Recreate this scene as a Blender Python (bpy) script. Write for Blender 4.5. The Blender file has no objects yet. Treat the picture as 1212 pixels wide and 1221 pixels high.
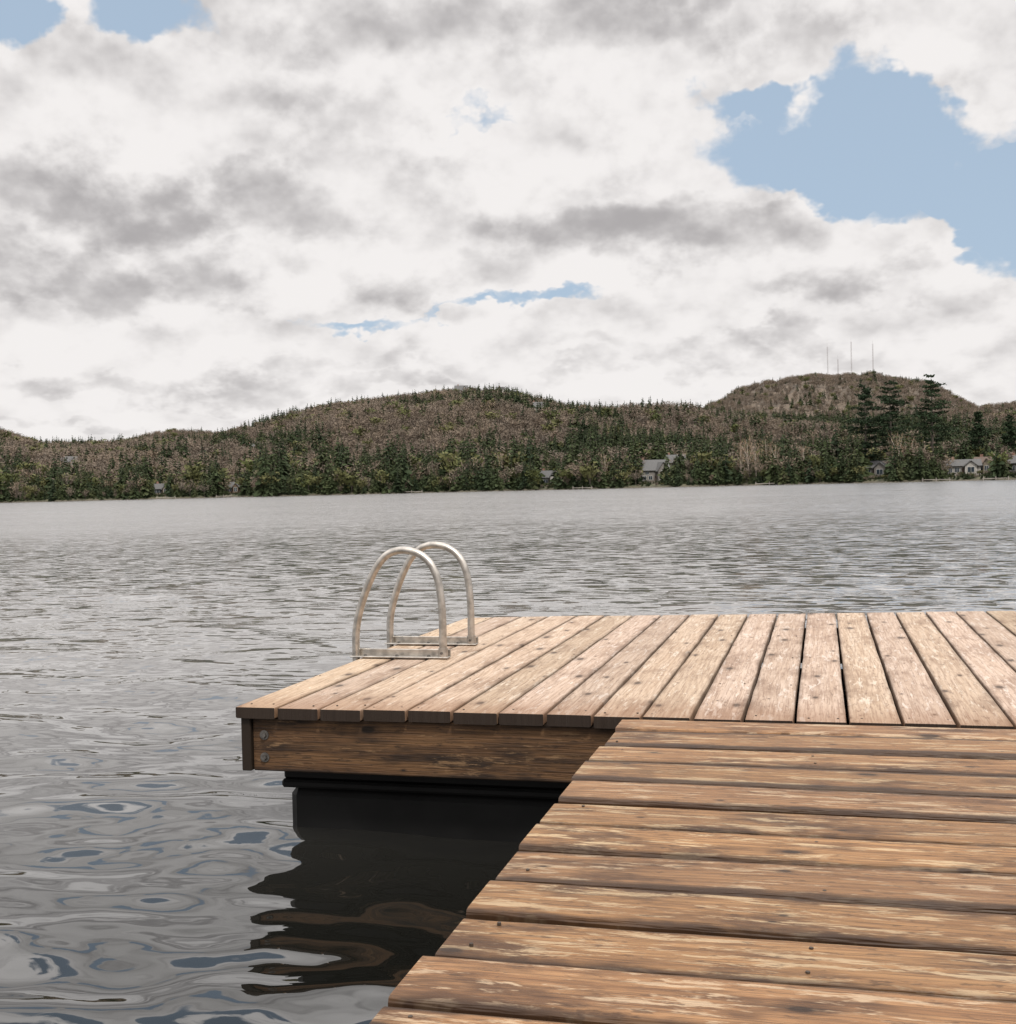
import bpy, math, random
import numpy as np
from mathutils import Vector, Matrix

random.seed(7); rng = np.random.default_rng(7)
scene = bpy.context.scene
COL = scene.collection
AX = 14.75            # viewing axis is 14.75 deg left of the dock's long axis
DECK = 0.45           # deck height above water

# ------------------------------------------------------------------ helpers
def link(o, parent=None):
    COL.objects.link(o)
    if parent is not None: o.parent = parent
    return o
def empty(name, loc=(0,0,0), rotz=0):
    e = bpy.data.objects.new(name, None); e.location = loc; e.rotation_euler = (0,0,rotz)
    e.empty_display_size = 0.2
    return link(e)
def mesh_obj(name, verts, faces, mats=None, parent=None, attr=None, smooth=False, midx=None, dolink=True):
    me = bpy.data.meshes.new(name)
    me.from_pydata([tuple(v) for v in verts], [], faces)
    if mats:
        for m in (mats if isinstance(mats,(list,tuple)) else [mats]): me.materials.append(m)
    if midx is not None: me.polygons.foreach_set('material_index', np.array(midx, dtype=np.int32))
    if attr is not None:
        a = me.attributes.new('bc','FLOAT_VECTOR','POINT')
        a.data.foreach_set('vector', np.array(attr, dtype=np.float32).ravel())
    if smooth: me.polygons.foreach_set('use_smooth', np.ones(len(me.polygons), dtype=bool))
    me.update()
    o = bpy.data.objects.new(name, me)
    if dolink: link(o, parent)
    return o

class Buf:
    def __init__(s): s.v=[]; s.f=[]; s.a=[]; s.m=[]
    def add(s, vs, fs, a=None, m=0):
        n=len(s.v); s.v+= [tuple(v) for v in vs]; s.f += [tuple(i+n for i in f) for f in fs]
        s.a += (a if a is not None else [(0,0,0)]*len(vs)); s.m += [m]*len(fs)
    def box(s, x0,x1,y0,y1,z0,z1, m=0, bev=0.0):
        b=bev
        if b<=0:
            vs=[(x0,y0,z0),(x1,y0,z0),(x1,y1,z0),(x0,y1,z0),(x0,y0,z1),(x1,y0,z1),(x1,y1,z1),(x0,y1,z1)]
            fs=[(0,3,2,1),(4,5,6,7),(0,1,5,4),(1,2,6,5),(2,3,7,6),(3,0,4,7)]
            s.add(vs,fs,None,m); return
        vs=[];fs=[]
        def ring(z,i):
            return [(x0+i,y0+b,z),(x0+b,y0+i,z),(x1-b,y0+i,z),(x1-i,y0+b,z),(x1-i,y1-b,z),(x1-b,y1-i,z),(x0+b,y1-i,z),(x0+i,y1-b,z)]
        rs=[ring(z0,b*.8),ring(z0+b,0),ring(z1-b,0),ring(z1,b*.8)]
        for r in rs: vs+=r
        for k in range(3):
            for j in range(8):
                fs.append((k*8+j,k*8+(j+1)%8,(k+1)*8+(j+1)%8,(k+1)*8+j))
        fs.append(tuple(range(7,-1,-1))); fs.append(tuple(range(24,32)))
        s.add(vs,fs,None,m)
    def cyl(s, p0, p1, r0, r1, n=8, m=0, cap=True):
        p0=Vector(p0);p1=Vector(p1);d=(p1-p0).normalized()
        u=d.orthogonal().normalized();w=d.cross(u)
        vs=[];
        for p,r in ((p0,r0),(p1,r1)):
            for i in range(n):
                a=2*math.pi*i/n; vs.append(p+u*math.cos(a)*r+w*math.sin(a)*r)
        fs=[(i,(i+1)%n,n+(i+1)%n,n+i) for i in range(n)]
        if cap: fs+= [tuple(range(n-1,-1,-1)), tuple(range(n,2*n))]
        s.add(vs,fs,None,m)
    def obj(s,name,mats,parent=None,smooth=False,attr=True,dolink=True):
        return mesh_obj(name,s.v,s.f,mats,parent,s.a if attr else None,smooth,s.m,dolink)

class NT:
    def __init__(s, nt): s.nt=nt; s.n=nt.nodes; s.l=nt.links
    def node(s,t,**k):
        n=s.n.new(t)
        for a,b in k.items(): setattr(n,a,b)
        return n
    def put(s,sock,v):
        if isinstance(v,bpy.types.NodeSocket): s.l.new(v,sock)
        elif v is not None: sock.default_value=v
    def m(s,op,a,b=None,c=None,clamp=False):
        n=s.node('ShaderNodeMath',operation=op,use_clamp=clamp)
        s.put(n.inputs[0],a)
        if b is not None: s.put(n.inputs[1],b)
        if c is not None: s.put(n.inputs[2],c)
        return n.outputs[0]
    def vm(s,op,a,b=None,scale=None,c=None):
        n=s.node('ShaderNodeVectorMath',operation=op)
        s.put(n.inputs[0],a)
        if b is not None: s.put(n.inputs[1],b)
        if c is not None: s.put(n.inputs[2],c)
        if scale is not None: s.put(n.inputs['Scale'],scale)
        return n.outputs['Value'] if op in('DOT_PRODUCT','LENGTH') else n.outputs[0]
    def mix(s,f,a,b,bt='MIX'):
        n=s.node('ShaderNodeMix',data_type='RGBA',blend_type=bt)
        s.put(n.inputs[0],f); 
        for i,v in ((6,a),(7,b)):
            if isinstance(v,tuple) and len(v)==3: v=v+(1,)
            s.put(n.inputs[i],v)
        return n.outputs[2]
    def vec(s,x,y,z):
        n=s.node('ShaderNodeCombineXYZ')
        for i,v in enumerate((x,y,z)): s.put(n.inputs[i],v)
        return n.outputs[0]
    def sep(s,v):
        n=s.node('ShaderNodeSeparateXYZ'); s.put(n.inputs[0],v); return n.outputs
    def noise(s,v,scale,detail=4,rough=.5,dist=0.0,out=0):
        n=s.node('ShaderNodeTexNoise'); s.put(n.inputs['Vector'],v)
        n.inputs['Scale'].default_value=scale; n.inputs['Detail'].default_value=detail
        n.inputs['Roughness'].default_value=rough; n.inputs['Distortion'].default_value=dist
        return n.outputs[out]
    def ss(s,v,a,b,lo=0.,hi=1.):
        n=s.node('ShaderNodeMapRange',interpolation_type='SMOOTHSTEP')
        s.put(n.inputs[0],v); s.put(n.inputs[1],a); s.put(n.inputs[2],b); s.put(n.inputs[3],lo); s.put(n.inputs[4],hi)
        return n.outputs[0]
    def bump(s,h,dist,strength=1.0,normal=None):
        n=s.node('ShaderNodeBump'); s.put(n.inputs['Height'],h)
        n.inputs['Distance'].default_value=dist; n.inputs['Strength'].default_value=strength
        if normal is not None: s.put(n.inputs['Normal'],normal)
        return n.outputs[0]
def mat(name):
    m=bpy.data.materials.new(name); m.use_nodes=True
    t=NT(m.node_tree); p=t.n['Principled BSDF']
    return m,t,p
def simple(name,col,rough=.7,metal=0.,var=.15,scale=3.,bump=0.,spec=None):
    m,t,p=mat(name)
    tc=t.node('ShaderNodeTexCoord').outputs['Object']
    nz=t.noise(tc,scale,2,.6)
    f=t.ss(nz,.3,.7)
    t.put(p.inputs['Base Color'],t.mix(f,tuple(c*(1-var) for c in col),tuple(min(1,c*(1+var)) for c in col)))
    p.inputs['Roughness'].default_value=rough; p.inputs['Metallic'].default_value=metal
    if spec is not None: p.inputs['Specular IOR Level'].default_value=spec
    if bump: t.put(p.inputs['Normal'],t.bump(nz,bump))
    return m

# ------------------------------------------------------------------ camera
def make_camera():
    yaw=math.radians(AX); p=math.radians(1.17); r=math.radians(1.37)
    F=Vector((-math.sin(yaw)*math.cos(p), math.cos(yaw)*math.cos(p), -math.sin(p)))
    R0=Vector((math.cos(yaw),math.sin(yaw),0)); U0=R0.cross(F)
    R=R0*math.cos(r)-U0*math.sin(r); U=U0*math.cos(r)+R0*math.sin(r)
    cd=bpy.data.cameras.new('camera'); cd.sensor_fit='HORIZONTAL'; cd.sensor_width=36; cd.lens=42.2
    cd.clip_start=.05; cd.clip_end=20000
    c=bpy.data.objects.new('camera',cd)
    M=Matrix((R,U,-F)).transposed().to_4x4(); M.translation=Vector((0,0,DECK+.70))
    c.matrix_world=M; link(c); scene.camera=c
make_camera()

# ------------------------------------------------------------------ world / light
SUN_EL=math.radians(54); SUN_AZ=math.radians(146)
w=bpy.data.worlds.new("World"); scene.world=w; w.use_nodes=True
t=NT(w.node_tree); bg=t.n['Background']
sky=t.node('ShaderNodeTexSky',sky_type='NISHITA'); sky.sun_disc=False
sky.sun_elevation=SUN_EL; sky.sun_rotation=SUN_AZ
d=t.node('ShaderNodeTexCoord').outputs['Generated']
x,y,z=t.sep(d)
zc=t.m('MAXIMUM',z,0.0001)
p0=t.vec(x,y,t.m('MULTIPLY',t.m('POWER',zc,.7),1.25))
wc=t.vm('SUBTRACT',t.noise(p0,9.0,5,.58,0,out=1),(.5,.5,.5))
az=t.m('ADD',t.m('ARCTAN2',x,y),math.radians(AX))
UV=t.vm('MULTIPLY_ADD',wc,(280.,220.,0),c=t.vec(t.m('MULTIPLY',az,1420.),t.m('MULTIPLY',t.m('ARCSINE',z),1420.),0.))
def blobs(lst):
    tot=None
    for (u0,v0,ru,rv,a) in lst:
        ru*=1.45; rv*=1.45
        q=t.vm('MULTIPLY_ADD',UV,(1/ru,1/rv,0),c=(-u0/ru,-v0/rv,0))
        q=t.vm('DOT_PRODUCT',q,q)
        g=t.m('MULTIPLY_ADD',q,-a,a,clamp=True)
        tot=g if tot is None else t.m('ADD',tot,g)
    return tot
A=t.noise(p0,4.6,4,.5)
F0=t.noise(p0,12.,6,.54); F1=t.noise(t.vm('ADD',p0,(0,0,.024)),12.,4,.54)
bill=t.m('ABSOLUTE',t.m('SUBTRACT',F0,.5))
blue=blobs([(345,385,135,52,1.),(500,335,130,60,1.),(575,275,70,60,.9),(-590,520,55,46,1.),(-400,520,85,32,1.),(-90,412,75,10,.62),
            (-150,195,80,9,.52),(20,203,90,9,.52),(260,440,60,18,.4),(470,225,60,12,.45),
            (-480,760,120,70,1.),(-180,900,160,70,1.),(-620,980,140,110,1.),(150,760,120,50,.8)])
white=blobs([(390,240,100,40,.5),(150,340,130,80,.5),(560,505,130,42,1.),(-300,380,250,110,.4),(530,150,150,40,.3),(350,500,140,26,.8)])
cov=t.m('MULTIPLY_ADD',A,1.1,.34)
cov=t.m('MULTIPLY_ADD',bill,1.3,cov)
cov=t.m('ADD',t.m('SUBTRACT',cov,blue),white)
alpha=t.ss(cov,.34,.70)
grey=blobs([(-430,328,210,36,.86),(-470,242,190,30,.78),(150,285,150,34,.92),(-60,530,340,38,.62),(330,570,240,28,.56),
            (-380,140,240,12,.46),(-60,115,200,10,.44),(270,150,180,13,.48),(-350,84,260,8,.38),(400,212,80,14,.42),(-70,240,90,20,.44)])
br=t.m('MULTIPLY_ADD',t.m('SUBTRACT',F0,F1),3.4,.95)
br=t.m('MULTIPLY_ADD',bill,1.6,t.m('ADD',br,-.08))
br=t.m('MULTIPLY_ADD',t.ss(cov,.7,1.6),-.24,br)
br=t.m('MULTIPLY_ADD',t.m('SUBTRACT',A,.5),-.6,br)
br=t.m('SUBTRACT',br,grey)
br=t.ss(br,-.50,1.15)
cc=t.mix(br,(4.3,4.12,4.15),(9.0,8.72,8.6))
gain=t.ss(z,.37,.60,1.0,2.3)  # extra cloud brightness above the view, added to lighten water reflections
cc=t.vm('SCALE',cc,None,gain)
bl=t.mix(.8,sky.outputs[0],(4.6,5.8,7.2))
fin=t.mix(alpha,bl,cc)
t.put(bg.inputs[0],fin); bg.inputs[1].default_value=.1

sd=bpy.data.lights.new('sun','SUN'); sd.energy=3.0; sd.angle=math.radians(6); sd.color=(1,.94,.86)
so=bpy.data.objects.new('sun',sd); S=Vector((math.sin(SUN_AZ)*math.cos(SUN_EL),math.cos(SUN_AZ)*math.cos(SUN_EL),math.sin(SUN_EL)))
so.rotation_euler=S.to_track_quat('Z','Y').to_euler(); so.location=(5,-5,20); link(so)

# ------------------------------------------------------------------ wood
def wood(name, light, mid, dark, worn, worn_amt, knot=True, rough=.65, edge=.07, edge_dark=.55, stain_front=None, tonevar=.36, blotchy=.75, mul=.72, bumpd=.004, bstretch=1.):
    light,mid,dark,worn=[tuple(q*mul for q in c) for c in (light,mid,dark,worn)]
    m,t,p=mat(name)
    a=t.node('ShaderNodeAttribute',attribute_name='bc')
    al,ac,rn=t.sep(a.outputs['Vector'])
    r37=t.m('MULTIPLY',rn,37.); r91=t.m('MULTIPLY',rn,91.)
    lo=t.noise(t.vec(t.m('ADD',t.m('MULTIPLY',al,.9),r37),t.m('MULTIPLY',ac,5.),r91),1.,2,.5)
    ph=t.m('ADD',t.m('MULTIPLY',ac,330.),t.m('MULTIPLY',lo,60.))
    ring=t.m('ADD',t.m('MULTIPLY',t.m('SINE',ph),.5),.5)
    ring=t.m('POWER',ring,2.2)
    fine=t.noise(t.vec(t.m('ADD',t.m('MULTIPLY',al,7.),r37),t.m('MULTIPLY',ac,240.),r91),1.,2,.65)
    streak=t.noise(t.vec(t.m('ADD',t.m('MULTIPLY',al,1.6),r91),t.m('MULTIPLY',ac,42.),r37),1.,4,.65)
    blotch=t.noise(t.vec(t.m('ADD',t.m('MULTIPLY',al,3.2*bstretch),r37),t.m('MULTIPLY',ac,9.),r91),1.,4,.68)
    c=t.mix(t.ss(streak,.34,.66),mid,light)
    c=t.mix(t.m('MULTIPLY',t.ss(blotch,.46,.68),blotchy),c,dark)
    c=t.mix(t.m('MULTIPLY',ring,.28),c,dark)
    c=t.mix(t.m('MULTIPLY',t.ss(fine,.48,.68),.62),c,dark)
    wn=t.noise(t.vec(t.m('ADD',t.m('MULTIPLY',al,5.5),r91),t.m('MULTIPLY',ac,34.),r37),1.,5,.75,.3)
    wm=t.ss(wn,.62-worn_amt*.2,.70-worn_amt*.2)
    c=t.mix(t.m('MULTIPLY',wm,.72),c,worn)
    sp=t.noise(t.vec(t.m('ADD',t.m('MULTIPLY',al,22.),r37),t.m('MULTIPLY',ac,80.),r91),1.,3,.7)
    c=t.mix(t.m('MULTIPLY',t.ss(sp,.57,.68),.6),c,tuple(q*.6 for q in dark))
    tone=t.m('ADD',1.0-tonevar*.55,t.m('MULTIPLY',t.m('FRACT',t.m('MULTIPLY',rn,7.31)),tonevar))
    tb=t.m('ADD',tone,t.m('MULTIPLY',t.m('SUBTRACT',t.m('FRACT',t.m('MULTIPLY',rn,3.77)),.5),.12))
    c=t.mix(1.0,c,t.vec(tone,tone,tb),'MULTIPLY')
    h=t.m('MULTIPLY',fine,.7)
    h=t.m('ADD',h,t.m('MULTIPLY',blotch,.8))
    if knot:
        vo=t.node('ShaderNodeTexVoronoi',voronoi_dimensions='2D'); vo.inputs['Scale'].default_value=1.
        t.put(vo.inputs['Vector'],t.vec(t.m('ADD',t.m('MULTIPLY',al,2.6),r37),t.m('ADD',t.m('MULTIPLY',ac,5.5),r91),0.))
        kr=t.sep(vo.outputs['Color'])[0]
        rad=t.m('ADD',.012,t.m('MULTIPLY',kr,.080))
        kd=t.m('DIVIDE',vo.outputs['Distance'],rad)
        km=t.ss(kd,.55,1.1,1.,0.)
        halo=t.ss(kd,1.,2.4,.5,0.)
        c=t.mix(t.m('MULTIPLY',halo,.8),c,tuple(q*.6 for q in dark))
        c=t.mix(t.m('MULTIPLY',km,.85),c,tuple(q*.28 for q in dark))
    eg=t.ss(t.m('ADD',t.m('ABSOLUTE',ac),t.m('MULTIPLY',t.m('SUBTRACT',blotch,.5),.03)),edge-.016,edge+.004)
    c=t.mix(t.m('MULTIPLY',eg,edge_dark),c,tuple(q*.45 for q in dark))
    if stain_front is not None:
        pos=t.node('ShaderNodeTexCoord').outputs['Object']; px_,py_,pz_=t.sep(pos)
        fr=t.ss(t.m('ADD',py_,t.m('MULTIPLY',t.m('SUBTRACT',streak,.5),-.7)),stain_front,stain_front+.35,1.,0.)
        c=t.mix(t.m('MULTIPLY',fr,.55),c,(.17,.080,.035))
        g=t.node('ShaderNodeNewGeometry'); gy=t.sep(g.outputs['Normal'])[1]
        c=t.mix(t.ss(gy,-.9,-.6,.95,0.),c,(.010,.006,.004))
    t.put(p.inputs['Base Color'],c)
    t.put(p.inputs['Roughness'],t.m('ADD',rough-.12,t.m('MULTIPLY',blotch,.25)))
    t.put(p.inputs['Normal'],t.bump(h,bumpd))
    p.inputs['Specular IOR Level'].default_value=.3
    return m
M_plat=wood('platform_deck_wood',(.51,.395,.30),(.43,.315,.225),(.20,.126,.082),(.60,.515,.43),.32,edge=.070,stain_front=3.56,tonevar=.26,blotchy=.6,mul=.87)
M_walk=wood('walkway_wood',(.385,.208,.090),(.275,.137,.056),(.080,.037,.016),(.54,.40,.25),.46,edge=.078,rough=.5,edge_dark=.9,tonevar=.40,bumpd=.007,mul=.73,blotchy=.9)
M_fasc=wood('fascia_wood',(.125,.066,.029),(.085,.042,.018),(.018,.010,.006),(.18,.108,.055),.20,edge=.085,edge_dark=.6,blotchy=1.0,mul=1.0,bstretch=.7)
M_dark=wood('frame_wood',(.03,.018,.01),(.02,.012,.007),(.010,.007,.004),(.04,.027,.015),.1,knot=False)
M_black=simple('black_plastic_float',(.006,.006,.006),.55,0,.3,5,spec=.16)
M_alu=simple('brushed_aluminium',(.46,.43,.39),.36,1.,.22,30)
M_steel=simple('galvanised_steel',(.16,.15,.14),.5,.9,.3,60)
M_rust=simple('nail_head',(.05,.035,.025),.6,.3,.3,90)

def board(B, o, dl, dw, L, W, T, r, segs=14, shear=0.0, warp=.0015, b=.004):
    o=Vector(o); dl=Vector(dl); dw=Vector(dw); up=Vector((0,0,1))
    prof=[(-W/2,-T+b),(-W/2,-b),(-W/2+b*.35,-b*.3),(-W/2+b*1.3,0),(-W/4,.0),(0,.0006*random.uniform(-1,1)),(W/4,0),(W/2-b*1.3,0),(W/2-b*.35,-b*.3),(W/2,-b),(W/2,-T+b),(W/2-b,-T),(-W/2+b,-T)]
    n=len(prof); vs=[];at=[];fs=[]
    ph=random.random()*6; amp=random.uniform(-1,1)*warp; cur=random.uniform(-1,1)*.0014
    for i in range(segs+1):
        s=i/segs
        wob=[random.uniform(-.0012,.0012) for _ in range(2)]
        for (a,zz) in prof:
            l=L*s + (a*shear if i==segs else 0)
            zz2=min(zz,-.0015) if i in (0,segs) else zz
            off=cur*math.sin(s*5+ph)+(wob[0] if a<0 else wob[1])*(abs(a)/(W/2))
            pos=o+dl*l+dw*(a+off)+up*(zz2+amp*math.sin(s*4+ph))
            vs.append(pos); at.append((l+r*3, a, r))
    for i in range(segs):
        for j in range(n):
            k=(j+1)%n; fs.append((i*n+j,i*n+k,(i+1)*n+k,(i+1)*n+j))
    fs.append(tuple(range(n-1,-1,-1))); fs.append(tuple(segs*n+j for j in range(n)))
    B.add(vs,fs,at)
def disc(B,x,y,z,r,n=8,h=.0006):
    vs=[(x+r*math.cos(2*math.pi*i/n),y+r*math.sin(2*math.pi*i/n),z+dz) for dz in (-.004,h) for i in range(n)]
    fs=[(i,(i+1)%n,n+(i+1)%n,n+i) for i in range(n)]+[tuple(range(n,2*n))]
    B.add(vs,fs)

# --- platform
plat=empty('swim_platform')
XL=-1.884; Y0=3.56
B=Buf(); Nl=Buf()
nb_=30
for i in range(nb_):
    x0=XL+.15*i; xc=x0+.0725
    yfar=6.20+.15*(xc-XL)+random.uniform(-.006,.006)
    ys=Y0+random.uniform(-.005,.005)
    W=.1405+random.uniform(-.0030,.0012)
    board(B,(xc,ys,DECK+random.uniform(-.0012,.0012)),(0,1,0),(1,0,0),yfar-ys,W,.038,random.random(),18,shear=.15)
    for yy in (Y0+.06,4.2,4.85,5.5,yfar-.07):
        for sx in (-.045,.045):
            if random.random()<.35: continue
            disc(Nl,xc+sx+random.uniform(-.01,.01),yy+random.uniform(-.018,.018),DECK,.0034)
B.obj('deck_boards',M_plat,plat); Nl.obj('deck_screws',M_rust,plat)
XR=XL+.15*nb_
B=Buf()
def hboard(B,x0,x1,y,z1,h,T,r):
    segs=24; b=.004; vs=[];at=[];fs=[]
    prof=[(b,0),(T,0),(T,-h),(b,-h),(0,-h+b),(0,-h*.66),(0,-h*.33),(0,-b)]
    n=len(prof)
    for i in range(segs+1):
        xx=x0+(x1-x0)*i/segs
        for (yy,zz) in prof:
            vs.append((xx,y+yy,z1+zz)); at.append((xx+r*5,zz+h/2+(yy if yy>b else 0),r))
    for i in range(segs):
        for j in range(n):
            k=(j+1)%n; fs.append((i*n+k,i*n+j,(i+1)*n+j,(i+1)*n+k))
    fs.append(tuple(range(n))); fs.append(tuple(segs*n+j for j in range(n-1,-1,-1)))
    B.add(vs,fs,at)
ztop=DECK-.040
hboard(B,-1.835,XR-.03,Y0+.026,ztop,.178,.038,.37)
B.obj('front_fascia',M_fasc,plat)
B=Buf()
B.box(-1.872,-1.838,Y0+.010,6.17,ztop-.176,ztop,bev=.003)
B.box(XR-.026,XR-.002,Y0+.02,6.75,ztop-.176,ztop,bev=.003)
B.box(-1.834,XR-.03,6.13,6.165,ztop-.176,ztop,bev=.003)
for xx in np.arange(-1.4,XR-.2,.41): B.box(xx,xx+.038,Y0+.068,6.125,ztop-.150,ztop-.002,bev=.003)
B.obj('frame_joists',M_dark,plat)
B=Buf()
for zz in (.352,.278):
    yb=Y0+.0255
    c=(-1.795,yb,zz)
    B.cyl(c,(c[0],c[1]-.003,zz),.016,.016,16)
    B.cyl((c[0],c[1]-.003,zz),(c[0],c[1]-.012,zz),.0095,.0085,6)
B.obj('fascia_bolts',M_steel,plat,attr=False)
def floatdrum(B,x0,x1,y0,y1,zt,zb):
    B.box(x0+.012,x1-.012,y0+.016,y1-.016,zb,zt-.080,bev=.03)
    B.box(x0-.004,x1+.004,y0-.004,y1+.004,zt-.080,zt-.052,bev=.008)
    B.box(x0,x1,y0+.01,y1-.01,zt-.052,zt,bev=.006)
B=Buf()
for (a_,b_) in ((-1.785,-.62),(-.55,.60),(.7,1.9)):
    for (c_,d_) in ((3.69,4.35),(5.35,6.0)): floatdrum(B,a_,b_,c_,d_,ztop-.178,-.12)
B.obj('flotation_drums',M_black,plat,attr=False)

# --- walkway
walk=empty('dock_walkway')
bd=[3.548,3.395,3.185,3.0,2.79,2.605,2.43,2.25,2.06,1.884,1.705,1.534]
while bd[-1]>-4: bd.append(bd[-1]-random.uniform(.172,.184))
B=Buf(); Nl=Buf()
WXL,WXR=-.59,.98
for i in range(len(bd)-1):
    y1,y0=bd[i],bd[i+1]; W=(y1-y0)-random.uniform(.013,.019); yc=(y0+y1)/2
    xs=WXL+random.uniform(-.007,.007)
    board(B,(xs,yc,DECK-.005+random.uniform(-.003,.003)),(1,0,0),(0,1,0),WXR-xs,W,.038,random.random(),30,warp=.0035,b=.010)
    for xx in (WXL+.05,-.02,.48,WXR-.05):
        for sy in (-.05,.05):
            if random.random()<.35: continue
            disc(Nl,xx+random.uniform(-.03,.03),yc+sy*W/.175+random.uniform(-.014,.014),DECK-.005,.0034)
B.obj('walkway_boards',M_walk,walk); Nl.obj('walkway_nails',M_rust,walk)
B=Buf()
for xx in (WXL+.03,-.04,.46,WXR-.07): B.box(xx,xx+.038,-4,3.53,DECK-.051-.18,DECK-.052,bev=.003)
B.obj('walkway_joists',M_dark,walk)
B=Buf()
for yy in (-3.4,-.9,1.9): floatdrum(B,-.5,.85,yy,yy+.6,DECK-.234,-.12)
B.obj('walkway_floats',M_black,walk,attr=False)

# --- swim ladder
lad=empty('swim_ladder')
def catmull(pts,n=8):
    P=[Vector(p) for p in pts]; P=[2*P[0]-P[1]]+P+[2*P[-1]-P[-2]]; out=[]
    for i in range(1,len(P)-2):
        for k in range(n):
            s=k/n; a,b,c,d=P[i-1],P[i],P[i+1],P[i+2]
            out.append(.5*((2*b)+(c-a)*s+(2*a-5*b+4*c-d)*s*s+(3*b-a-3*c+d)*s**3))
    out.append(P[-2]); return out
def tube(B,pts,r,n=16):
    up=Vector((0,1,0)); vs=[];fs=[]
    for i,p in enumerate(pts):
        tdir=(pts[min(i+1,len(pts)-1)]-pts[max(i-1,0)]).normalized()
        u=up.cross(tdir).normalized(); w_=tdir.cross(u)
        for k in range(n):
            a=2*math.pi*k/n; vs.append(p+u*math.cos(a)*r+w_*math.sin(a)*r)
    for i in range(len(pts)-1):
        for k in range(n): fs.append((i*n+k,i*n+(k+1)%n,(i+1)*n+(k+1)%n,(i+1)*n+k))
    fs.append(tuple(range(n-1,-1,-1))); fs.append(tuple((len(pts)-1)*n+k for k in range(n)))
    B.add(vs,fs)
B=Buf(); Br=Buf(); Bo=Buf()
for yy in (4.67,5.08):
    sh=[(0,-.9),(0,-.4),(0,-.05),(0.0,.05),(.004,.12),(.022,.20),(.055,.29),(.095,.37),(.135,.420),(.175,.444),(.225,.451),(.283,.438),(.332,.402),(.365,.340),(.380,.26),(.385,.17),(.385,.08),(.385,.012)]
    tube(B,catmull([(-1.905+a,yy,DECK+b) for a,b in sh]),.0158)
    Br.box(-1.925,-1.495,yy-.024,yy+.020,DECK+.004,DECK+.010,bev=.002)
    Br.box(-1.925,-1.495,yy+.020,yy+.026,DECK+.0045,DECK+.036,bev=.002)
    Br.cyl((-1.52,yy,DECK+.010),(-1.52,yy,DECK+.045),.021,.020,16)
    for xx in (-1.86,-1.72,-1.58):
        Bo.cyl((xx,yy-.010,DECK+.0095),(xx,yy-.010,DECK+.017),.008,.007,6)
    Bo.cyl((-1.52,yy-.019,DECK+.026),(-1.52,yy-.028,DECK+.026),.006,.006,6)
for zz in (.25,-.02,-.30): Br.box(-1.945,-1.895,4.685,5.065,zz,zz+.025,bev=.004)
B.obj('handrails',M_alu,lad,smooth=True,attr=False)
Br.obj('base_brackets_and_rungs',M_alu,lad,attr=False)
Bo.obj('bracket_bolts',M_steel,lad,attr=False)

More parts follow.
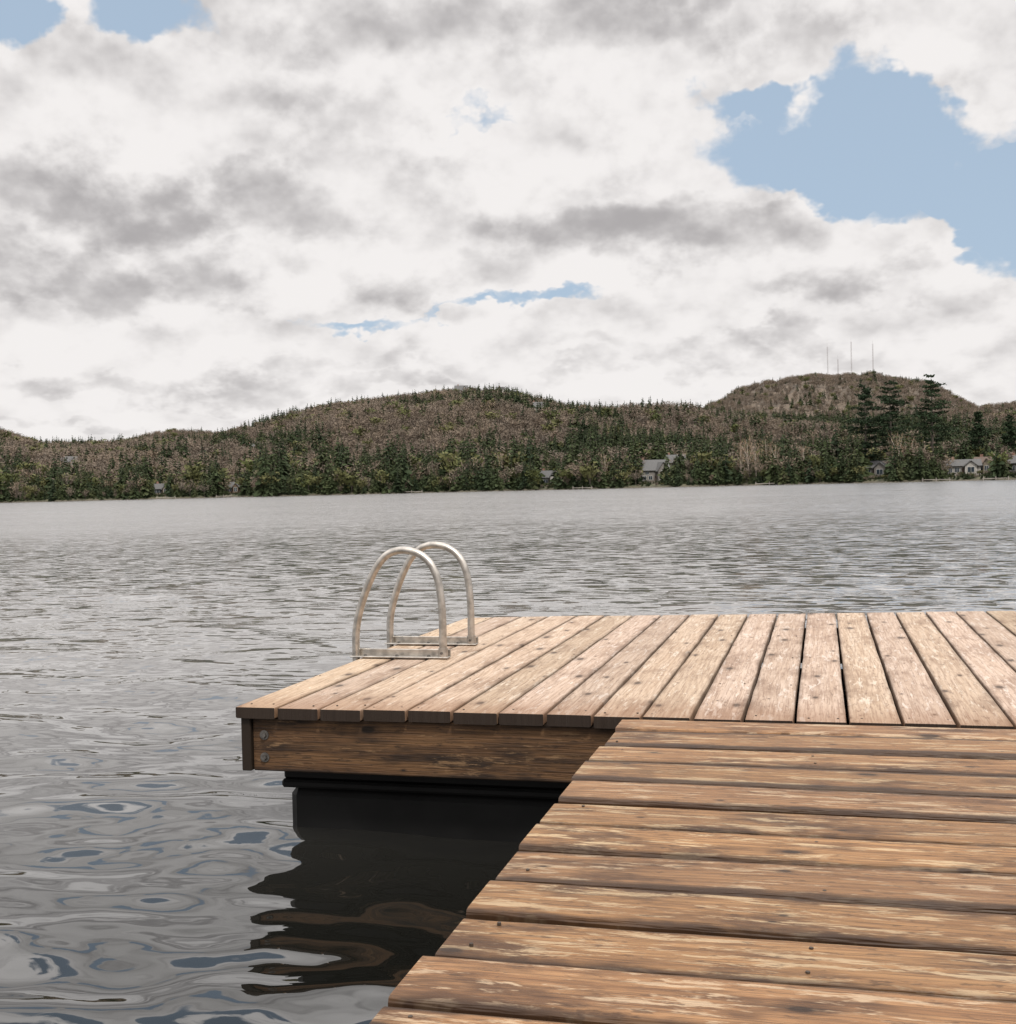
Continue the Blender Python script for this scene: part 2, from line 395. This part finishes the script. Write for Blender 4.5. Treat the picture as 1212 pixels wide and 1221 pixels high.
# ------------------------------------------------------------------ water
def water():
    N=800; k=9.2; s=1.15
    tt=np.linspace(-1,1,N)
    xs=-1.9+s*np.sinh(k*tt); ys=2.9+s*np.sinh(k*tt)
    dx=np.gradient(xs); dy=np.gradient(ys)
    X,Y=np.meshgrid(xs,ys); SP=np.maximum(*np.meshgrid(dx,dy))
    Z=np.zeros_like(X)
    r=np.random.default_rng(5)
    nw=90
    lam=np.exp(r.uniform(np.log(.15),np.log(1.8),nw))
    ang=r.normal(math.radians(84),math.radians(30),nw)
    for L,a in zip(lam,ang):
        kk=2*math.pi/L; slope=.0155*(1.35 if .16<L<.6 else .72)
        amp=slope/kk
        att=np.clip((L/SP-4)/4,0,1)
        Z+=att*amp*np.sin(kk*(X*math.cos(a)+Y*math.sin(a))+r.uniform(0,6.28)+.7*np.sin(.9*X+r.uniform(0,6))+.7*np.sin(.8*Y+r.uniform(0,6)))
    V=np.stack([X.ravel(),Y.ravel(),Z.ravel()],1)
    idx=np.arange(N*N).reshape(N,N)
    F=np.stack([idx[:-1,:-1].ravel(),idx[:-1,1:].ravel(),idx[1:,1:].ravel(),idx[1:,:-1].ravel()],1)
    me=bpy.data.meshes.new('lake_water')
    me.vertices.add(N*N); me.vertices.foreach_set('co',V.astype(np.float32).ravel())
    nf=len(F); me.loops.add(nf*4); me.loops.foreach_set('vertex_index',F.astype(np.int32).ravel())
    me.polygons.add(nf); me.polygons.foreach_set('loop_start',np.arange(0,nf*4,4,dtype=np.int32))
    me.update(calc_edges=True); me.polygons.foreach_set('use_smooth',np.ones(nf,dtype=bool))
    m,t,p=mat('lake_water')
    pos=t.node('ShaderNodeTexCoord').outputs['Object']; x,y,z=t.sep(pos)
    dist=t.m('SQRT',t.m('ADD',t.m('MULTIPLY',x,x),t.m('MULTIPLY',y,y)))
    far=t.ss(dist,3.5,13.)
    v=t.vec(t.m('MULTIPLY',x,.62),y,0.)
    a=t.noise(v,4.2,2,.5)
    patch=t.ss(t.noise(t.vec(t.m('MULTIPLY',x,.02),t.m('MULTIPLY',y,.06),0.),1.,2,.55),.35,.65,.70,1.2)
    h=t.m('MULTIPLY',a,t.m('ADD',.010,t.m('MULTIPLY',far,.024)))
    nb=t.bump(h,1.0)
    c1=t.vm('SUBTRACT',t.noise(t.vec(t.m('MULTIPLY',x,.5),y,0.),6.5,1,.6,out=1),(.5,.5,.5))
    c2=t.vm('SUBTRACT',t.noise(t.vec(t.m('MULTIPLY',x,.30),y,3.),1.1,1,.6,out=1),(.5,.5,.5))
    c3=t.vm('SUBTRACT',t.noise(t.vec(t.m('MULTIPLY',x,.25),y,7.),.16,2,.6,out=1),(.5,.5,.5))
    k1=t.m('MULTIPLY',patch,t.ss(dist,3.,14.,.12,.85))
    k2=t.m('MULTIPLY',patch,t.ss(dist,8.,40.,.0,.24))
    k3=t.ss(dist,30.,120.,.0,.30)
    s_=t.vm('ADD',t.vm('SCALE',c1,None,k1),t.vm('SCALE',c2,None,k2))
    s_=t.vm('ADD',s_,t.vm('SCALE',c3,None,k3))
    s_=t.vm('MULTIPLY',s_,(.8,1.,0.))
    nrm=t.vm('NORMALIZE',t.vm('ADD',nb,s_))
    t.put(p.inputs['Normal'],nrm)
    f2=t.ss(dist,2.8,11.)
    t.put(p.inputs['Base Color'],t.mix(f2,(.006,.006,.005),(.155,.150,.145)))  # distant water paler: silvery sky sheen put into the base colour
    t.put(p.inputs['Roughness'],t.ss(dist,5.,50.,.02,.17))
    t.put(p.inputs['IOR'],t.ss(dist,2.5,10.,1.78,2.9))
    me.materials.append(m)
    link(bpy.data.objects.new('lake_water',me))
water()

# ------------------------------------------------------------------ terrain
B1=np.array([-60,-30,-23.1,-22.3,-21.4,-19.6,-18.5,-17,-15.4,-14.3,-12.2,-10.2,-8.3,-6.3,-4.3,-2.3,-.24,1.4,3,4.6,6.2,7.8,9,11,14,18,23,30,60])
E1=np.array([70,80,84,74,66,66,66,66,66,70,80,93,103,108,113,118,116,107,95,88,84,83,80,72,66,62,62,70,70])
B2=np.array([-60,7,8.5,9.7,10.9,12.5,14,15.5,17.4,19.2,20.6,21.7,23.1,27,40,60])
E2=np.array([0,0,70,94,108,119,126,127,126,119,101,86,88,100,60,40])
B3=np.array([-60,-23,-21,-18.5,-17,-15.4,-14.3,-13,-11,60])
E3=np.array([60,60,62,68,75,80,79,72,0,0])
SB=np.array([-60,-23,-13,-12,0,10,16,23,60]); SR=np.array([520,480,462,440,425,400,380,362,340])
def shore(b): return np.interp(b,SB,SR)+4*np.sin(b*1.3)+2.5*np.sin(b*4.1+1)
def sm(t): t=np.clip(t,0,1); return t*t*(3-2*t)
def terr(b,R):
    s=shore(b); cb=np.cos(np.radians(b))
    X=R*np.sin(np.radians(b-AX)); Y=R*np.cos(np.radians(b-AX))
    base=np.where(R<s,(R-s)*.12,np.minimum((R-s)*.35,1.0)+np.clip(R-s-4,0,400)*.035)
    H1=900*cb*(np.interp(b,B1,E1)-15)/1420
    tt=sm((R-s-45)/(900-s-45))
    lump=(3.5*np.sin(X/37+1)*np.sin(Y/45)+2.5*np.sin(X/19+Y/23)+4*np.sin(X/90-Y/70))
    h=base*(1-tt)+H1*tt+lump*tt*(1-tt)*4.5
    h=np.where(R>900,h*(1-.45*sm((R-900)/400)),h)
    rl=1.2*np.sin(b*2.3)+.9*np.sin(b*5.1+2)
    H2=(1600*cb*(np.interp(b,B2,E2)-8)/1420+rl)*np.exp(-((R-1600)/330)**2)
    H3=1450*cb*(np.interp(b,B3,E3)-9)/1420*np.exp(-((R-1450)/260)**2)
    h=np.where(R>1000,np.maximum(h,np.maximum(H2,H3)+lump*.5),h)
    return h
def place(b,R,dz=0):
    b_=np.array([b],dtype=float); R_=np.array([R],dtype=float)
    th=math.radians(b-AX)
    return (R*math.sin(th),R*math.cos(th),float(terr(b_,R_)[0])+dz)
def terrain():
    nb=340; nr=190
    bs=np.linspace(-58,58,nb); rr=np.concatenate([np.linspace(-25,60,50),np.linspace(66,1900,nr-50)])
    Bm,Rm=np.meshgrid(bs,rr); Rm=shore(Bm)+Rm
    Z=terr(Bm,Rm); X=Rm*np.sin(np.radians(Bm-AX)); Y=Rm*np.cos(np.radians(Bm-AX))
    vs=np.stack([X.ravel(),Y.ravel(),Z.ravel()],1)
    idx=np.arange(nb*nr).reshape(nr,nb)
    F=np.stack([idx[:-1,:-1].ravel(),idx[:-1,1:].ravel(),idx[1:,1:].ravel(),idx[1:,:-1].ravel()],1).tolist()
    m,t,p=mat('hill_ground')
    pos=t.node('ShaderNodeTexCoord').outputs['Object']; x,y,z=t.sep(pos)
    n=t.noise(pos,.05,2,.6); n2=t.noise(pos,.4,1,.5)
    c=t.mix(t.ss(n,.35,.65),(.090,.072,.056),(.140,.108,.080))
    c=t.mix(t.ss(n2,.5,.7,0.,.5),c,(.06,.052,.038))
    lawn=t.mix(t.ss(n2,.35,.65),(.035,.040,.018),(.08,.076,.042))
    c=t.mix(t.ss(z,2.0,5.,1.,0.),c,lawn)
    c=t.mix(t.ss(z,.35,.6,.7,0.),c,(.08,.068,.052))
    t.put(p.inputs['Base Color'],c); p.inputs['Roughness'].default_value=.95
    mesh_obj('hills_terrain',vs,F,m,None,None,True)
terrain()

# ------------------------------------------------------------------ trees
def foliage_mat(name,cols,rough=.8):
    m,t,p=mat(name)
    oi=t.node('ShaderNodeObjectInfo').outputs['Random']
    r=t.node('ShaderNodeValToRGB'); t.put(r.inputs[0],oi)
    cr=r.color_ramp
    while len(cr.elements)<len(cols): cr.elements.new(.5)
    for i,c in enumerate(cols):
        cr.elements[i].position=i/(len(cols)-1); cr.elements[i].color=c+(1,)
    t.put(p.inputs['Base Color'],r.outputs[0])
    p.inputs['Roughness'].default_value=rough; p.inputs['Specular IOR Level'].default_value=.12
    return m
M_con=foliage_mat('conifer_needles',[(.022,.034,.018),(.036,.050,.023),(.048,.062,.027),(.030,.043,.022),(.064,.073,.033)])
M_bare=foliage_mat('bare_twigs',[(.170,.134,.103),(.135,.109,.088),(.190,.150,.113),(.152,.128,.106),(.210,.160,.116)])
M_bud=foliage_mat('spring_leaves',[(.085,.098,.036),(.115,.112,.050),(.065,.078,.030)])
M_trunk=simple('tree_bark',(.09,.075,.062),.9,0,.3,4)
M_birch=simple('birch_bark',(.36,.31,.26),.8,0,.25,6)
M_birchtw=foliage_mat('birch_twigs',[(.22,.155,.105),(.26,.19,.135)])
M_pine=foliage_mat('pine_needles',[(.016,.028,.015),(.024,.039,.018)])

def tri(B,c,s,dirv,m,asp=1.):
    d=Vector(dirv).normalized(); 
    o=d.cross(Vector((random.gauss(0,1),random.gauss(0,1),random.gauss(0,1)))).normalized()
    c=Vector(c)
    B.add([c-d*s*.5-o*s*.35*asp,c-d*s*.4+o*s*.35*asp,c+d*s*.6+o*s*.12*asp,c+d*s*.55-o*s*.15*asp],[(0,1,2,3)],None,m)
def conifer(name,seed,wide=.2,layers=14,per=8):
    random.seed(seed); B=Buf()
    B.cyl((0,0,-.05),(0,0,.97),.016,.002,5,0,False)
    for i in range(layers):
        s=i/(layers-1); z=.08+.90*s
        R=wide*(1-s)**.85*random.uniform(.7,1.2)+.008
        for k in range(max(4,int(per*(1-s*.5)))):
            a=random.random()*6.28; rr=R*random.uniform(.6,1.15)
            for q in (.35,.75):
                c=(math.cos(a)*rr*q,math.sin(a)*rr*q,z-.25*rr*q+random.uniform(-.02,.02))
                tri(B,c,rr*.75+.02,(math.cos(a),math.sin(a),-.45+random.uniform(-.2,.3)),1,1.1)
    return B.obj(name,[M_trunk,M_con],attr=False,dolink=False)
def broad(name,seed,tw,tr,n=230,spread=.24,size=.045,asp=.35,low=.25):
    random.seed(seed); B=Buf()
    B.cyl((0,0,-.05),(0,0,.5),.014,.009,5,0,False)
    tips=[]
    for k in range(11):
        a=random.random()*6.28; z0=random.uniform(.22,.6); L=random.uniform(.6,1)*spread
        z1=min(.97,z0+random.uniform(.22,.42)); 
        p1=(math.cos(a)*L*.8,math.sin(a)*L*.8,z1)
        B.cyl((0,0,z0),p1,.007,.002,4,0,False); tips.append(Vector(p1)); tips.append(Vector(p1)*.5+Vector((0,0,z0*.5)))
    B.cyl((0,0,.5),(random.uniform(-.03,.03),0,.95),.009,.002,4,0,False); tips.append(Vector((0,0,.9))); tips.append(Vector((0,0,.75)))
    for i in range(n):
        tp=random.choice(tips); 
        c=tp+Vector((random.gauss(0,.06),random.gauss(0,.06),random.gauss(0,.06)))
        if c.z<low or c.z>1.02: continue
        d=Vector((c.x*2+random.gauss(0,.3),c.y*2+random.gauss(0,.3),.5+random.gauss(0,.3)))
        tri(B,c,size*random.uniform(.7,1.6),d,1,asp)
    return B.obj(name,[tr,tw],attr=False,dolink=False)
protos=[]
pc=bpy.data.collections.new('forest_tree_kinds')
for i in range(5): protos.append(conifer('a%d_conifer'%i,10+i,[.17,.21,.25,.19,.29][i]))
for i in range(5): protos.append(broad('b%d_bare_tree'%i,30+i,M_bare,M_trunk,220,.30,.062,.45))
for i in range(2): protos.append(broad('c%d_leafing_tree'%i,50+i,M_bud,M_trunk,220,.27,.085,.9))
for o in protos: pc.objects.link(o)
random.seed(99)

houses=[ # bearing, R-from-shore, width, depth, wall h, roof h, rot, wall, roof
 (6.9,30,11,9,4.4,3.6,.35,'grey','char'), (1.98,22,7,5,3.2,2.2,.1,'white','char'), (1.55,300,9,7,6.5,3,.3,'white','char'),
 (17.2,28,10,7,3.0,2.0,-.15,'grey','char'),(20.9,26,10,7,2.8,1.8,.1,'white','char'),(21.9,34,6,6,3.0,2.0,-.2,'tan','brown'),(23.3,26,7,6,3.2,2.,.2,'grey','char'),
 (-16.2,18,5.5,4,2.6,1.7,.1,'tan','char'),(-13.0,18,6,4,2.6,1.8,.0,'brownw','char'),(-20.2,150,8,6,4.5,2.6,.2,'white','char'),
 (-2.1,455,9,7,9,3.4,.1,'white','char'),(-.2,450,5,5,9,2.8,.1,'white','char'),(8.0,75,8,6,6,2.8,.1,'grey','char'),(-12.0,230,8,6,5,2.4,.2,'grey','char')]
def vis_clear(b,R,s):
    keep=np.ones(len(b),bool); low=np.zeros(len(b),bool)
    for h in houses:
        hr=s+h[1]; near=60 if h[1]<100 else 55
        da=np.abs(np.radians(b-h[0]))*R
        keep&=~((da<h[2]*.5+1.5)&(R>hr-h[3]*.7-3)&(R<hr+h[3]*.7+2))
        low|=((da<h[2]*.46)&(R>hr-near)&(R<hr))
    return keep,low
def forest():
    def samp(n,b0,b1,r0,r1):
        b=rng.uniform(b0,b1,n); R=np.sqrt(rng.uniform(r0*r0,r1*r1,n)); return b,R
    b1,R1=samp(29000,-30,30,340,1000)
    b2,R2=samp(7500,6,30,1250,1690)
    b3,R3=samp(2600,-30,-10,1250,1490)
    nb=4600; b4=rng.uniform(-30,30,nb); R4=shore(b4)+1.5+43*rng.random(nb)**1.6
    b=np.concatenate([b1,b2,b3,b4]); R=np.concatenate([R1,R2,R3,R4]); s=shore(b)
    k=(R>s+1.5); b,R,s=b[k],R[k],s[k]
    k,low=vis_clear(b,R,s); b,R,s,low=b[k],R[k],s[k],low[k]
    X=R*np.sin(np.radians(b-AX)); Y=R*np.cos(np.radians(b-AX)); Z=terr(b,R)
    n=len(b)
    nz=np.sin(X/31+2*np.sin(Y/53))+np.sin(Y/27+1.5*np.sin(X/41))+.7*np.sin((X+Y)/15)
    cl=sm((nz-.25)/.9)
    pc_=np.where(R<s+60,.80,np.where(R<1100,.08+.66*cl,.02+.22*cl))
    pc_=np.where((R>s+60)&(R<600),pc_+.16,pc_)
    pc_=np.where((R<1100)&(R>850)&(b>-1.5)&(b<9),pc_+.34,pc_)
    pc_=np.where((R<1100)&(R>s+60)&(b>3),pc_+.22,pc_)
    u=rng.random(n)
    kind=np.where(u<pc_,rng.integers(0,5,n),np.where(rng.random(n)<np.where(R<s+60,.35,.05),rng.integers(10,12,n),rng.integers(5,10,n)))
    con=kind<5
    hgt=np.where(con,rng.uniform(8,15,n),rng.uniform(7,11.5,n))
    hgt=np.where((R<s+60),hgt*rng.uniform(.6,1.2,n)*(1+.22*np.sin(b*2.1)+.12*np.sin(b*6.3)),hgt)
    hgt=np.where((R<s+10),hgt*rng.uniform(.35,.9,n),hgt)
    hgt=np.where((R<s+60)&(b<-12),hgt*.8,hgt)
    hgt=np.where((R<s+60)&(b>9),hgt*.85,hgt)
    hgt=np.where(R>1150,hgt*.85,hgt)
    hgt=np.where(low,rng.uniform(.8,1.8,n),hgt)
    wd=hgt*rng.uniform(.85,1.25,n)*np.where(con,1,1.3)*np.where(low,1.7,1)
    me=bpy.data.meshes.new('forest'); me.vertices.add(n)
    me.vertices.foreach_set('co',np.stack([X,Y,Z-.2],1).astype(np.float32).ravel())
    a=me.attributes.new('rot','FLOAT_VECTOR','POINT'); a.data.foreach_set('vector',np.stack([rng.normal(0,.03,n),rng.normal(0,.03,n),rng.uniform(0,6.28,n)],1).astype(np.float32).ravel())
    a=me.attributes.new('scl','FLOAT_VECTOR','POINT'); a.data.foreach_set('vector',np.stack([wd,wd,hgt],1).astype(np.float32).ravel())
    a=me.attributes.new('kind','INT','POINT'); a.data.foreach_set('value',kind.astype(np.int32))
    o=link(bpy.data.objects.new('forest',me))
    ng=bpy.data.node_groups.new('forest_scatter','GeometryNodeTree')
    ng.interface.new_socket('Geometry',in_out='INPUT',socket_type='NodeSocketGeometry')
    ng.interface.new_socket('Geometry',in_out='OUTPUT',socket_type='NodeSocketGeometry')
    gi=ng.nodes.new('NodeGroupInput'); go=ng.nodes.new('NodeGroupOutput')
    ip=ng.nodes.new('GeometryNodeInstanceOnPoints'); ci=ng.nodes.new('GeometryNodeCollectionInfo')
    ci.inputs['Collection'].default_value=pc; ci.inputs['Separate Children'].default_value=True; ci.inputs['Reset Children'].default_value=True
    def na(nm,ty):
        q=ng.nodes.new('GeometryNodeInputNamedAttribute'); q.data_type=ty; q.inputs['Name'].default_value=nm
        return [z for z in q.outputs if z.enabled and z.name=='Attribute'][0]
    L=ng.links
    L.new(gi.outputs[0],ip.inputs['Points']); L.new(ci.outputs[0],ip.inputs['Instance'])
    ip.inputs['Pick Instance'].default_value=True
    L.new(na('kind','INT'),ip.inputs['Instance Index']); L.new(na('rot','FLOAT_VECTOR'),ip.inputs['Rotation']); L.new(na('scl','FLOAT_VECTOR'),ip.inputs['Scale'])
    L.new(ip.outputs[0],go.inputs[0])
    md=o.modifiers.new('scatter','NODES'); md.node_group=ng
forest()

def pine(b,dr,h,wmax,seed,bottom=.25,top_narrow=1.0):
    random.seed(seed); B=Buf(); R=float(shore(np.array([b]))[0])+dr
    B.cyl((0,0,-.5),(.2,0,h*.5),.45,.28,8,0,False); B.cyl((.2,0,h*.5),(0,.1,h*.98),.28,.04,8,0,False)
    z=bottom*h
    while z<h*.99:
        s=(z/h-bottom)/(1-bottom)
        prof=(math.sin(min(1,s*1.6+.25)*math.pi/2)*(1-s)**(.75*top_narrow)+.06)
        for k in range(random.randint(2,5)):
            a=random.random()*6.28; L=wmax*prof*random.uniform(.4,1.3); rise=L*random.uniform(.0,.35)
            tip=Vector((math.cos(a)*L,math.sin(a)*L,z+rise))
            B.cyl((0,0,z),tip,.09,.02,4,0,False)
            nn=int(14+L*13)
            for q in range(nn):
                f=random.uniform(.3,1.08); c=Vector((0,0,z)).lerp(tip,f)
                sp=.15*L+.22
                c+=Vector((random.gauss(0,sp),random.gauss(0,sp),random.gauss(0,.2)+.15))
                tri(B,c,random.uniform(.4,.85),(random.gauss(0,1),random.gauss(0,1),random.gauss(.3,.4)),1,.9)
        z+=h*random.uniform(.028,.06)
    o=B.obj('pine_tree',[M_trunk,M_pine],attr=False); o.location=place(b,R,-.2)
pine(16.75,25,30.5,6.6,1,.22,.6); pine(17.85,32,30.5,6.8,2,.25,.6); pine(19.65,20,32.0,8.0,3,.2,1.0); pine(21.6,45,20,4.5,4,.15); pine(22.9,40,18,4,5,.1)
for i,(b,dr,h) in enumerate([(11.1,8,14),(11.45,9,15),(11.8,7,13),(12.3,10,15),(12.7,8,13),(18.2,9,14),(18.7,12,13),(14.0,12,12),(-.3,14,13),(4.7,12,12),(-2.6,12,12)]):
    o=broad('birch_tree',200+i,M_birchtw,M_birch,230,.2,.05,.22,.3)
    link(o); R=float(shore(np.array([b]))[0])+dr; o.location=place(b,R,-.1); o.scale=(h,h,h)

# ------------------------------------------------------------------ houses
WM={'grey':simple('grey_siding',(.17,.158,.145)),'white':simple('white_siding',(.32,.305,.285)),'tan':simple('tan_siding',(.20,.17,.13)),'brownw':simple('brown_siding',(.13,.09,.06))}
RM={'char':simple('charcoal_shingles',(.09,.09,.09),.9),'brown':simple('brown_shingles',(.11,.08,.065),.9)}
M_glass=simple('window_glass',(.03,.04,.05),.1); M_trim=simple('white_trim',(.4,.4,.385)); M_brick=simple('chimney_brick',(.20,.11,.08))
def house(h):
    b,dr,w_,d_,wh,rh,rot,wc,rc=h
    R=float(shore(np.array([b]))[0])+dr; loc=place(b,R)
    e=empty('lake_house' if dr<100 else 'hillside_house',loc,math.radians(-(b-AX))+rot)
    B=Buf(); B.box(-w_/2,w_/2,-d_/2,d_/2,-2.5,wh)
    B.add([(-w_/2,-d_/2,wh),(-w_/2,d_/2,wh),(-w_/2,0,wh+rh),(w_/2,-d_/2,wh),(w_/2,d_/2,wh),(w_/2,0,wh+rh)],[(0,2,1),(3,4,5)])
    gw=w_*.34; gx=w_*.2
    B.box(gx-gw/2,gx+gw/2,-d_/2-2,-d_/2-.01,-2.5,wh)
    B.add([(gx-gw/2,-d_/2-2,wh),(gx+gw/2,-d_/2-2,wh),(gx,-d_/2-2,wh+rh*.75)],[(0,1,2)])
    B.obj('walls',WM[wc],e,attr=False)
    B=Buf(); o=.5
    def slab(a,b_,c,d__):
        n=(Vector(b_)-Vector(a)).cross(Vector(d__)-Vector(a)).normalized()*.18
        vs=[Vector(q) for q in (a,b_,c,d__)]; vs+= [v+n for v in vs]
        B.add(vs,[(0,3,2,1),(4,5,6,7),(0,1,5,4),(1,2,6,5),(2,3,7,6),(3,0,4,7)])
    ov=rh*o/(d_/2)
    slab((-w_/2-o,-d_/2-o,wh-ov+.02),(w_/2+o,-d_/2-o,wh-ov+.02),(w_/2+o,0,wh+rh+.02),(-w_/2-o,0,wh+rh+.02))
    slab((w_/2+o,d_/2+o,wh-ov+.02),(-w_/2-o,d_/2+o,wh-ov+.02),(-w_/2-o,0,wh+rh+.02),(w_/2+o,0,wh+rh+.02))
    gh=rh*.75; k=gh*o/(gw/2)
    slab((gx,-d_/2-2.4,wh+gh+.03),(gx,-d_*.12,wh+gh+.03),(gx-gw/2-o,-d_*.12,wh-k+.03),(gx-gw/2-o,-d_/2-2.4,wh-k+.03))
    slab((gx,-d_*.12,wh+gh+.04),(gx,-d_/2-2.4,wh+gh+.04),(gx+gw/2+o,-d_/2-2.4,wh-k+.04),(gx+gw/2+o,-d_*.12,wh-k+.04))
    B.obj('roof',RM[rc],e,attr=False)
    G=Buf(); T=Buf()
    def win(xc,yf,z0,ww,hh):
        T.box(xc-ww/2-.1,xc+ww/2+.1,yf-.06,yf-.003,z0-.1,z0+hh+.1); G.box(xc-ww/2,xc+ww/2,yf-.09,yf-.062,z0,z0+hh)
        T.box(xc-.04,xc+.04,yf-.12,yf-.092,z0,z0+hh)
    win(-w_*.38,-d_/2,.9,1.1,1.3); win(-w_*.18,-d_/2,.9,1.3,1.3); win(gx,-d_/2-2,.8,gw*.55,1.5)
    if wh>4: win(-w_*.3,-d_/2,2.8,1.3,1.0); win(gx,-d_/2-2,2.9,gw*.4,1.1)
    G.obj('windows',M_glass,e,attr=False); T.obj('window_frames',M_trim,e,attr=False)
    D=Buf(); D.box(-w_*.04,w_*.04+.2,-d_/2-.08,-d_/2-.004,0,2.1); D.obj('door',RM['brown'],e,attr=False)
    C=Buf(); C.box(-w_*.3,-w_*.3+.8,.3,1.1,wh,wh+rh+1.0); C.obj('chimney',M_brick,e,attr=False)
for h in houses: house(h)

M_mast=simple('mast_steel',(.16,.13,.12),.7,.0)
for b,hh in ((15.14,44),(15.6,28),(16.2,50),(17.15,46)):
    loc=place(b,1600); B=Buf(); rr=.7; L=[(rr*math.cos(a),rr*math.sin(a)) for a in (0,2.094,4.189)]
    for i in range(3):
        B.cyl((*L[i],-1),(*L[i],hh),.15,.12,4)
    for q in range(int(hh/2)):
        for i in range(3):
            a,c=L[i],L[(i+1)%3]
            B.cyl((*a,q*2.),(*c,q*2.+2),.06,.06,3,0,False)
    B.cyl((0,0,hh),(0,0,hh+5),.08,.04,4)
    o=B.obj('radio_tower',M_mast,attr=False); o.location=loc
M_dk=simple('weathered_dock_planks',(.24,.215,.19))
for b,w_ in ((12.4,9),(3.6,7),(-4.6,8),(19.8,8),(22.3,7),(-16.0,7),(-13.4,6)):
    R=float(shore(np.array([b]))[0])-4; x_,y_,_=place(b,R)
    B=Buf(); B.box(-w_/2,w_/2,-1,1,.45,.62)
    for xx in (-w_/2+.3,0,w_/2-.3):
        for yy in (-1.08,1.08): B.cyl((xx,yy,-1.5),(xx,yy,1.1),.09,.09,6)
    o=B.obj('boat_dock',M_dk,attr=False); o.location=(x_,y_,0); o.rotation_euler=(0,0,math.radians(-(b-AX)))

scene.view_settings.view_transform='Standard'; scene.view_settings.look='None'; scene.view_settings.exposure=0
